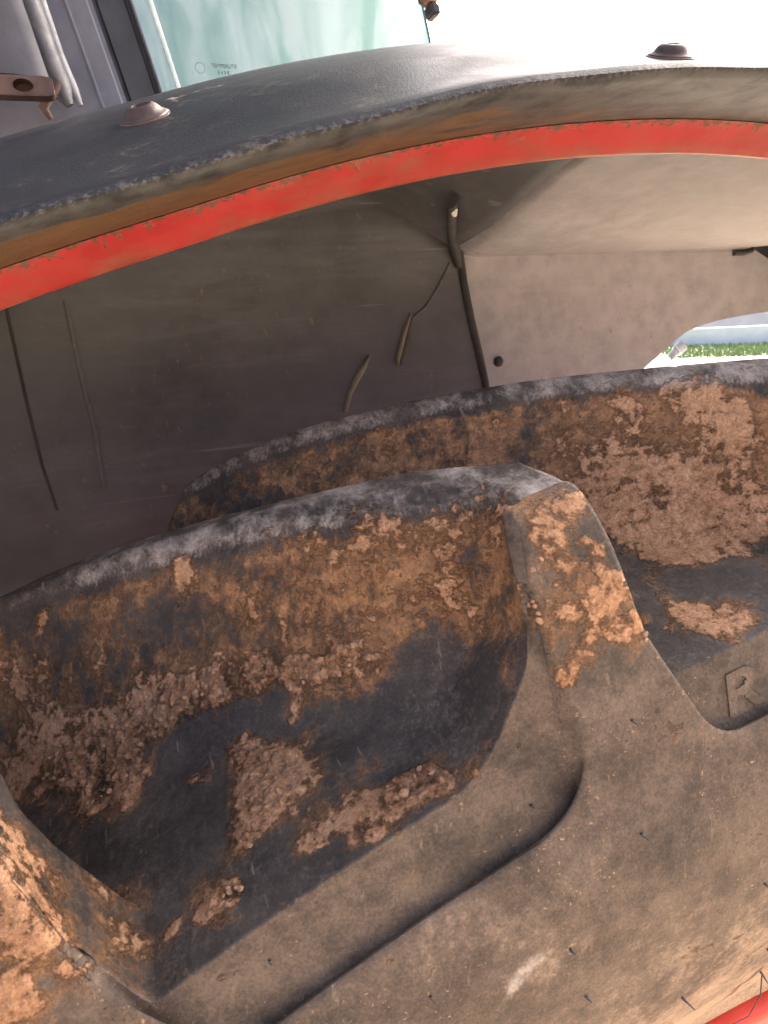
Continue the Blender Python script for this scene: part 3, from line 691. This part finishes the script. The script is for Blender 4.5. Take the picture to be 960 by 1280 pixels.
def strip(name, pts, w, h, mat, parent, y=WY):
    """a rounded bead along points (x,z[,y]) on the wall"""
    P = [Vector((p[0], p[2] if len(p) > 2 else y, p[1] + HUB_Z)) for p in pts]
    bm = bmesh.new(); rings = []
    for i, p in enumerate(P):
        d = (P[min(i + 1, len(P) - 1)] - P[max(i - 1, 0)]).normalized()
        s = d.cross(Vector((0, -1, 0))).normalized(); nn = s.cross(d).normalized()
        if nn.y > 0: nn = -nn
        ww = w[i] if isinstance(w, (list, tuple)) else w
        rings.append([bm.verts.new(p + s * (ww * math.cos(a)) + nn * (h * math.sin(a))) for a in np.linspace(-.35, math.pi + .35, 9)])
    for a, b in zip(rings[:-1], rings[1:]):
        for k in range(8): bm.faces.new((a[k], a[k + 1], b[k + 1], b[k]))
    for r in (rings[0], rings[-1]): bm.faces.new(r)
    return mesh_bm(name, bm, mat, parent, True, 60)
# joint between the panels, the gusset's legs, weld seams, slot, scraped sliver
strip('panel_gap_shade', [(.021, .945), (.026, .915), (.030, .885), (.037, .85), (.046, .812), (.053, .78), (.058, .74)], .0042, .005, M_BLACK, wl_, WY - .010)  # black bead drawn in place of the shadow in the panel gap
strip('gusset', [(-.025, .949, .445), (-.012, .940, .475), (.003, .930, .508), (.018, .919, .534), (.024, .900, .538)], [.0075, .0075, .007, .0065, .003], .005, M_BLACK, wl_)
strip('weld_seam', [(.016, .905), (.0, .880), (-.014, .862), (-.028, .853)], .0016, .002, M_WALL, wl_, WY - .010)
strip('weld_seam', [(-.402, .885), (-.400, .80), (-.3975, .745), (-.392, .70)], .0014, .0016, M_BLACK, wl_, WY - .010)
strip('weld_seam', [(-.3545, .885), (-.352, .82), (-.3485, .775), (-.349, .715)], .0022, .0024, M_WALL, wl_, WY - .010)
strip('slot', [(-.030, .853), (-.0335, .842), (-.0375, .828), (-.0415, .814), (-.0435, .806)], [.0012, .0035, .0048, .0042, .001], .0012, M_BLACK, wl_, WY - .010)
strip('slot_lip', [(-.031, .857), (-.0375, .842), (-.043, .826), (-.0475, .812), (-.048, .806)], [.001, .0026, .003, .0028, .001], .003, mat_simple('scraped_metal', (.12, .10, .08), (.2, .17, .13), 60, .6), wl_, WY - .010)
strip('scraped_tab', [(-.0785, .818), (-.086, .806), (-.094, .795), (-.102, .782), (-.108, .764)], [.0012, .0035, .0036, .003, .0024], .004, mat_simple('bare_metal_tab', (.17, .15, .11), (.26, .22, .16), 60, .5), wl_, WY - .010)
for (x, z, s) in ((-.020, .941, .0032), (.002, .929, .0022)):
    bm = bmesh.new(); bmesh.ops.create_icosphere(bm, subdivisions=2, radius=s)
    for v in bm.verts: v.co = Vector((v.co.x * (1 + random.uniform(-.3, .3)), v.co.y * .6, v.co.z * (1.4 + random.uniform(-.3, .3)))) + Vector((x, .452 if x < 0 else .505, z + HUB_Z))
    mesh_bm('light_speck', bm, M_WHITEP, wl_)  # small white pieces standing in for bits of light by the gusset
strip('wall_bracket', [(.395, .905), (.41, .905), (.421, .907), (.424, .915), (.427, .928), (.431, .935)], .0035, .005, M_BLACK, wr_, WY - .002)
bm = bmesh.new(); bmesh.ops.create_icosphere(bm, subdivisions=2, radius=.006)
for v in bm.verts: v.co = Vector((v.co.x, v.co.y * .4, v.co.z)) + Vector((.075, WY - .001, .800 + HUB_Z))
mesh_bm('rivet', bm, M_BLACK, wr_)
# the crease of the right panel
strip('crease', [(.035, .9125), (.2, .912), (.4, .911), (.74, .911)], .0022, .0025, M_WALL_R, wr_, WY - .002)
# the tractor's own body behind the wheel well
bx = bmesh.new()
bmesh.ops.create_cube(bx, size=1, matrix=Matrix.Translation((-.32, .95, .25 + HUB_Z)) @ Matrix.Diagonal((.96, .7, 1.2, 1)))
bmesh.ops.bevel(bx, geom=list(bx.edges), offset=.03, segments=2, affect='EDGES')
mesh_bm('body_housing', bx, M_BLACK, tractor)

# ------------------------------------------------------------------ wheel rim
lathe('wheel_rim', [(.4700, -.0920), (.4685, -.0760), (.4668, -.0690), (.4645, -.0665), (.4610, -.0655), (.4570, -.0680), (.4600, -.085), (.452, -.115), (.43, -.14), (.40, -.15), (.30, -.15), (.16, -.11), (.0, -.11)][::-1], None, M_RIM, tractor, Vector((0, 0, HUB_Z)), Vector((0, -1, 0)), 180)

# ------------------------------------------------------------------ cab above the fender
CY = .55
LEAN = -.226
def prism(name, x0, x1, y0, y1, z0, z1, mat, parent, bevel=.004, zref=1.12):
    """upright bar, x given at height zref, leaning like the cab's post"""
    bm = bmesh.new(); vs = []
    for z in (z0, z1):
        o_ = (z - zref) * LEAN
        for (x, y) in ((x0, y0), (x1, y0), (x1, y1), (x0, y1)): vs.append(bm.verts.new((x + o_, y, z + HUB_Z)))
    a = vs
    for q_ in ((a[0], a[1], a[2], a[3]), (a[7], a[6], a[5], a[4]), (a[0], a[4], a[5], a[1]), (a[1], a[5], a[6], a[2]), (a[2], a[6], a[7], a[3]), (a[3], a[7], a[4], a[0])): bm.faces.new(q_)
    if bevel: bmesh.ops.bevel(bm, geom=list(bm.edges), offset=bevel, segments=3, affect='EDGES')
    return mesh_bm(name, bm, mat, parent, True, 30)
tag(prism('cab_pillar', -.70, -.297, CY - .01, CY + .07, .93, 1.9, M_PILLAR, tractor, .005), 'grey painted cab pillar')
prism('pillar_crease', -.3195, -.3165, CY - .0118, CY - .006, .94, 1.9, M_PILLAR, tractor, .0008)
seal = prism('window_seal', -.2965, -.267, CY - .002, CY + .04, .93, 1.9, M_SEAL, tractor, .004)
tag(seal, 'dark rubber window seal beside the cab pillar')
prism('seal_lip', -.2668, -.2650, CY - .008, CY + .02, .93, 1.9, M_TUBE, seal, .0006)
# window pane
def px(z): return -.2646 + (z - 1.12) * LEAN
glass = plate('window_pane', [(px(.98), .98), (.045, .98), (.010, 1.105), (.000, 1.15), (-.03, 1.9), (px(1.9), 1.9)], CY + .004, .005, M_GLASS, tractor)
tag(glass, 'dusty green tinted cab window pane')
strip('glass_strip', [(px(1.0) + .016, 1.0), (px(1.2) + .016, 1.2), (px(1.88) + .016, 1.88)], .0022, .001, mat_simple('clear_tape', (.45, .55, .5), (.55, .65, .6), 40, .3), glass, CY + .003)
h = prism('window_hinge', .000, .014, CY - .012, CY + .012, 1.138, 1.19, mat_simple('tan_hinge', (.35, .2, .13), (.42, .26, .18), 40, .5), tractor, .003, 1.14)
prism('hinge_foot', .003, .012, CY - .010, CY + .010, 1.127, 1.1375, M_BLACK, h, .002, 1.14)
# etched safety mark low on the pane
def text_mesh(name, body, size, mat, parent, origin, ux, uz, un, depth=.0003):
    cu = bpy.data.curves.new(name, 'FONT'); cu.body = body; cu.size = size; cu.extrude = depth
    ob = bpy.data.objects.new(name, cu); COL.objects.link(ob)
    dg = bpy.context.evaluated_depsgraph_get()
    me = bpy.data.meshes.new_from_object(ob.evaluated_get(dg))
    bpy.data.objects.remove(ob); bpy.data.curves.remove(cu)
    for v in me.vertices: c = v.co.copy(); v.co = origin + ux * c.x + uz * c.y + un * c.z
    me.materials.clear(); me.materials.append(mat); me.name = name
    return link(bpy.data.objects.new(name, me), parent)
M_ETCH = mat_simple('etched_mark', (.09, .12, .115), (.11, .14, .135), 50, .7)
ex, ez, en = Vector((1, 0, .0)), Vector((0, 0, 1)), Vector((0, -1, 0))
text_mesh('etched_lettering', 'TEMPERLITE', .0042, M_ETCH, glass, Vector((-.2040, CY + .0036, 1.0765 + HUB_Z)), ex, ez, en)
text_mesh('etched_lettering', 'E 4 3 R', .0036, M_ETCH, glass, Vector((-.1990, CY + .0036, 1.0715 + HUB_Z)), ex, ez, en)
bm = bmesh.new()
n = 28; R0, R1 = .0044, .0040
for k in range(n):
    a, b = 2 * math.pi * k / n, 2 * math.pi * (k + 1) / n
    q4 = [bm.verts.new((-.2140 + r_ * math.cos(t_), CY + .0036, 1.0755 + r_ * math.sin(t_) + HUB_Z)) for r_, t_ in ((R0, a), (R0, b), (R1, b), (R1, a))]
    bm.faces.new(q4)
mesh_bm('etched_ring', bm, M_ETCH, glass, False)
# folded steel bracket and tube by the pillar
def lean_pt(x, z, y): return Vector((x + (z - 1.08) * -.19, y, z + HUB_Z))
bm = bmesh.new(); sec = [(-.43, 0), (-.385, -.004), (-.366, -.003), (-.352, .0), (-.3455, .003), (-.3435, .007), (-.3475, .012), (-.43, .016)]
rings = [[bm.verts.new(lean_pt(x, z, .455 + dy)) for x, dy in sec] for z in (1.0345, 1.040, 1.10, 1.30, 1.5)]
for a, b in zip(rings[:-1], rings[1:]):
    for k in range(len(sec)): bm.faces.new((a[k], a[(k + 1) % len(sec)], b[(k + 1) % len(sec)], b[k]))
for r in (rings[0], rings[-1]): bm.faces.new(r)
br = mesh_bm('folded_bracket', bm, mat_simple('dark_grey_bracket', (.045, .045, .056), (.07, .07, .082), 14, .65, .15, spec=.15), tractor, True, 50)
tag(br, 'folded grey steel bracket with rusty bored foot by the cab pillar')
# rusty foot with a bored hole
bm = bmesh.new()
c0 = lean_pt(-.3625, 1.0275, .452); hole = []; outer = []
for k in range(24):
    a = 2 * math.pi * k / 24
    hole.append((c0.x + .0068 * math.cos(a), c0.z + .0042 * math.sin(a)))
    ca, sa = math.cos(a), math.sin(a); e = .30
    outer.append((c0.x - .006 + .026 * math.copysign(abs(ca) ** e, ca), c0.z + .0065 * math.copysign(abs(sa) ** e, sa)))
L = [[bm.verts.new((x, y, z)) for x, z in pts] for pts, y in ((outer, .466), (outer, .452), (hole, .4515), (hole, .464))]
for a, b in zip(L[:-1], L[1:]):
    for k in range(24): bm.faces.new((a[k], a[(k + 1) % 24], b[(k + 1) % 24], b[k]))
bm.faces.new(L[3])
mesh_bm('rusty_foot', bm, M_RUST, br, True, 35)
def tube(name, pts, rads, mat, parent, seg=14):
    P = [Vector(p) for p in pts]; rings = []; bm = bmesh.new()
    for i, p in enumerate(P):
        d = (P[min(i + 1, len(P) - 1)] - P[max(i - 1, 0)]).normalized()
        s = d.cross(Vector((0, 1, .001))).normalized(); t_ = s.cross(d)
        rr = rads[i] if isinstance(rads, (list, tuple)) else rads
        rings.append([bm.verts.new(p + (s * math.cos(2 * math.pi * k / seg) + t_ * math.sin(2 * math.pi * k / seg)) * rr) for k in range(seg)])
    for a, b in zip(rings[:-1], rings[1:]):
        for k in range(seg): bm.faces.new((a[k], a[(k + 1) % seg], b[(k + 1) % seg], b[k]))
    for r in (rings[0], rings[-1]): bm.faces.new(r)
    return mesh_bm(name, bm, mat, parent, True, 50)
tube('cab_tube', [lean_pt(x, z, .485) for x, z in ((-.3395, 1.5), (-.3395, 1.2), (-.3395, 1.06), (-.3380, 1.035), (-.3350, 1.024))], [.0085, .0085, .0085, .0085, .003], M_TUBE, tractor)
tube('cab_tube', [lean_pt(x, z, .492) for x, z in ((-.3315, 1.5), (-.3315, 1.2), (-.3310, 1.06), (-.3290, 1.035), (-.3270, 1.026))], [.0045, .0045, .0045, .0045, .002], M_STEEL, tractor)
tube('rusty_clip', [lean_pt(-.3375, 1.036, .47), lean_pt(-.345, 1.028, .47), lean_pt(-.354, 1.019, .472), lean_pt(-.352, 1.012, .475)], [.003, .0035, .0035, .002], M_RUST, br)

# ------------------------------------------------------------------ pieces of the tractor seen past the wheel well
bm = bmesh.new()
bmesh.ops.create_cone(bm, cap_ends=True, segments=32, radius1=.055, radius2=.004, depth=.052, matrix=Matrix.Translation((.425, .70, .754 + HUB_Z)))
bmesh.ops.bevel(bm, geom=[e for e in bm.edges if e.calc_face_angle(0) > .5], offset=.004, segments=3, affect='EDGES')
cone = mesh_bm('white_cap', bm, M_WHITEP, tractor); tag(cone, 'bright white plastic cap beyond the wheel well')
tube('coupling', [(.440, .70, .772 + HUB_Z), (.452, .70, .781 + HUB_Z), (.4525, .70, .7815 + HUB_Z), (.462, .70, .788 + HUB_Z), (.464, .70, .7895 + HUB_Z)], [.006, .006, .0085, .0085, .004], M_STEEL, cone, 20)

# ------------------------------------------------------------------ mud clods, vent nibs and the moulded letter on the tyre
TY, TR, TM, TI, TW, TZ = tyre_grid(TH, ROWS)
TP = np.stack([TR * np.sin(TH)[None], TY, TR * np.cos(TH)[None] + HUB_Z], -1)
def side_pt(thd, zone, f):
    j = int(np.argmin(np.abs(np.degrees(TH) - thd))); rows_ = [i for i, (z, _) in enumerate(ROWS) if z == zone]
    i = rows_[int(round(f * (len(rows_) - 1)))]
    i = max(1, min(i, TP.shape[0] - 2))
    p = Vector(TP[i, j]); du = Vector(TP[i, j + 1] - TP[i, j - 1]); dv = Vector(TP[i + 1, j] - TP[i - 1, j])
    n = du.cross(dv).normalized()
    c = Vector((math.sin(rad(thd)), -.8, math.cos(rad(thd))))
    if n.dot(c) < 0: n = -n
    return p, n
def f_of_r(zone, r, thd):
    rows_ = [i for i, (z, _) in enumerate(ROWS) if z == zone]; j = int(np.argmin(np.abs(np.degrees(TH) - thd)))
    return int(np.argmin(np.abs(TR[rows_, j] - r))) / (len(rows_) - 1)
rn = random.Random(3)
NIBS = [(-14.03, 1, 0.7574, 0.0025), (-14.75, 0, 0.7232, 0.004), (-11.21, 0, 0.6752, 0.0035), (-10.34, 0, 0.6242, 0.0035), (-9.36, 0, 0.5872, 0.008), (-14.13, 0, 0.6313, 0.0075), (-17.48, 0, 0.6758, 0.003), (-20.85, 0, 0.7161, 0.003), (-17.46, 0, 0.7006, 0.0025), (-16.9, 1, 0.745, 0.002), (-23.4, 1, 0.75, 0.002)]
for (ta, zn, rr, ln) in NIBS:
    p_, n_ = side_pt(ta, zn, f_of_r(zn, rr, ta))
    d_ = (n_ + Vector((rn.uniform(.2, .7), 0, rn.uniform(-.9, -.2)))).normalized()
    tube('rubber_nib', [p_ - n_ * .001, p_ + n_ * .0008, p_ + n_ * .0008 + d_ * ln * .35, p_ + n_ * .0006 + d_ * ln * .65], [.0008, .0005, .0003, .00022], M_NIB, tyre, 8)
p_, n_ = side_pt(-9.36, 0, f_of_r(0, 0.5872, -9.36))
tube('rubber_whisker', [p_ + n_ * .001, p_ + n_ * .003 + Vector((-.002, 0, -.008)), p_ + n_ * .004 + Vector((-.005, .003, -.02)), p_ + n_ * .004 + Vector((-.0065, .012, -.036))], [.00028, .00025, .0002, .00015], M_NIB, tyre, 8)
# moulded letter in the shoulder pocket
cu = bpy.data.curves.new('letter', 'FONT'); cu.body = 'R'; cu.size = 1.0; cu.extrude = .5; cu.offset = .02
ob = bpy.data.objects.new('letter', cu); COL.objects.link(ob)
me = bpy.data.meshes.new_from_object(ob.evaluated_get(bpy.context.evaluated_depsgraph_get()))
bpy.data.objects.remove(ob); bpy.data.curves.remove(cu)
xs = [v.co.x for v in me.vertices]; ys = [v.co.y for v in me.vertices]
for v in me.vertices:
    a = (v.co.x - min(xs)) / (max(xs) - min(xs)); b = (v.co.y - min(ys)) / (max(ys) - min(ys))
    p_, n_ = side_pt(-11.05 + 1.15 * a - .15 * (1 - b), 1, .26 + .50 * b)
    v.co = p_ + n_ * (.0006 if v.co.z > 0 else -.003)
me.materials.clear(); me.materials.append(M_TYRE); me.name = 'moulded_letter'
for k, val in (('mud', .05), ('dust', .62), ('wear', -.6), ('film', -.4), ('clay', 0.0)):
    at_ = me.attributes.new(k, 'FLOAT', 'POINT'); at_.data.foreach_set('value', np.full(len(me.vertices), val, np.float32))
lo_ = link(bpy.data.objects.new('moulded_letter', me), tyre); tag(lo_, 'raised letter R moulded in the shoulder pocket')
# loose clods stuck in the clay
bmc = bmesh.new()
tp = TP.reshape(-1, 3)
def clod(p, n, s):
    r = bmesh.ops.create_icosphere(bmc, subdivisions=1, radius=1)
    q = Vector((0, 0, 1)).rotation_difference(n); sx, sy, sz = s * rn.uniform(.7, 1.4), s * rn.uniform(.6, 1.2), s * rn.uniform(.3, .6)
    an = Matrix.Rotation(rn.uniform(0, 6.3), 3, 'Z')
    for v in r['verts']:
        c = v.co * rn.uniform(.75, 1.2); c = an @ Vector((c.x * sx, c.y * sy, c.z * sz)); v.co = p + q @ c
for (x, y, z, rr, amt) in MUD:
    if amt < .85: continue
    for k in range(int(6 * rr / .01)):
        tgt = np.array([x + rn.gauss(0, .33) * rr, y + rn.gauss(0, .33) * rr, z + HUB_Z + rn.gauss(0, .33) * rr])
        i = int(np.argmin(((tp - tgt) ** 2).sum(1))); ii_, jj = divmod(i, TP.shape[1])
        ii_ = max(1, min(ii_, TP.shape[0] - 2)); jj = max(1, min(jj, TP.shape[1] - 2))
        n_ = Vector(np.cross(TP[ii_, jj + 1] - TP[ii_, jj - 1], TP[ii_ + 1, jj] - TP[ii_ - 1, jj])).normalized()
        if n_.dot(Vector((math.sin(TH[jj]), 0, math.cos(TH[jj])))) < 0: n_ = -n_
        clod(Vector(tp[i]) + n_ * .0008, n_, rn.choice((.0005, .0006, .0008, .0010, .0013, .0018)))
for (ta, f_) in ((-13.25, .62), (-15.24, .70), (-15.2, .64), (-13.1, .42), (-15.2, .82), (-14.9, .78)):
    p_, n_ = side_pt(ta, 1, f_)
    for k in range(3): clod(p_ + n_ * .0006 + Vector((rn.gauss(0, .0012), 0, rn.gauss(0, .0012))), n_, rn.uniform(.0006, .0011))
if len(bmc.verts):
    co_ = mesh_bm('mud_clods', bmc, M_CLOD, tyre, True, 50); co_['kind'] = 'stuff'

# ------------------------------------------------------------------ the yard beyond
def mat_ground():
    t = NT('sandy_yard')
    c = t.mix(t.ramp(t.noise(.35, 6, .6), .3, .7), (.34, .27, .20), (.44, .36, .27))
    c = t.mix(t.ramp(t.noise(6, 6, .65), .45, .7), c, (.28, .22, .16)); t.base(c); t.rough(.95)
    t.bump(t.noise(12, 6, .7), .6, .03); return t.m
V = np.array([(-200, -200, 0), (200, -200, 0), (200, 200, 0), (-200, 200, 0)]); g = mesh_np('ground', V, np.array([[0, 1, 2, 3]]), mat_ground(), None, None, False)
tag(g, kind='structure')
BD = Vector((.698, .716, 0)); BT = Vector((.716, -.698, 0))
gr = bmesh.new(); rg = random.Random(5)
for k in range(26000):
    d = rg.uniform(22.6, 27.6); s = rg.uniform(-11, 11); p = BD * d + BT * s + Vector((CAM_LOC[0], CAM_LOC[1], 0))
    h_ = rg.uniform(.06, .17); a = rg.uniform(0, 6.28); w_ = Vector((math.cos(a), math.sin(a), 0)) * rg.uniform(.012, .03); ln = Vector((rg.gauss(0, .04), rg.gauss(0, .04), 0))
    gr.faces.new((gr.verts.new(p - w_), gr.verts.new(p + w_), gr.verts.new(p + ln + Vector((0, 0, h_)))))
go = mesh_bm('grass', gr, mat_simple('grass_blades', (.09, .15, .05), (.15, .22, .08), .8, .6), None, False)
tag(go, 'strip of short green grass in front of the low white wall', 'grass', None, 'stuff')
def wallbox(name, d, s0, s1, z0, z1, t_, mat):
    bm = bmesh.new(); b0 = Vector((CAM_LOC[0], CAM_LOC[1], 0)); vs = []
    for z in (z0, z1):
        for (dd, ss) in ((d, s0), (d, s1), (d + t_, s1), (d + t_, s0)): v = b0 + BD * dd + BT * ss; vs.append(bm.verts.new((v.x, v.y, z)))
    a = vs
    for q_ in ((a[3], a[2], a[1], a[0]), (a[4], a[5], a[6], a[7]), (a[0], a[1], a[5], a[4]), (a[1], a[2], a[6], a[5]), (a[2], a[3], a[7], a[6]), (a[3], a[0], a[4], a[7])): bm.faces.new(q_)
    bmesh.ops.bevel(bm, geom=list(bm.edges), offset=.03, segments=2, affect='EDGES')
    return mesh_bm(name, bm, mat, None, True, 30)
lw = wallbox('low_wall', 28, -12, 12, 0, .62, .25, mat_simple('whitewashed_wall', (.60, .62, .64), (.72, .73, .74), .9, .8, .3, 30, .01))
tag(lw, 'low whitewashed wall behind the strip of grass', 'wall')
sh = wallbox('long_shed', 36, -16, 16, 0, 3.2, 6, mat_simple('weathered_shed_wall', (.45, .46, .44), (.55, .56, .54), .5, .8, .3, 20, .02))
tag(sh, 'long grey weathered shed beyond the low white wall', 'shed')
tractor.location = (0, 0, 0)
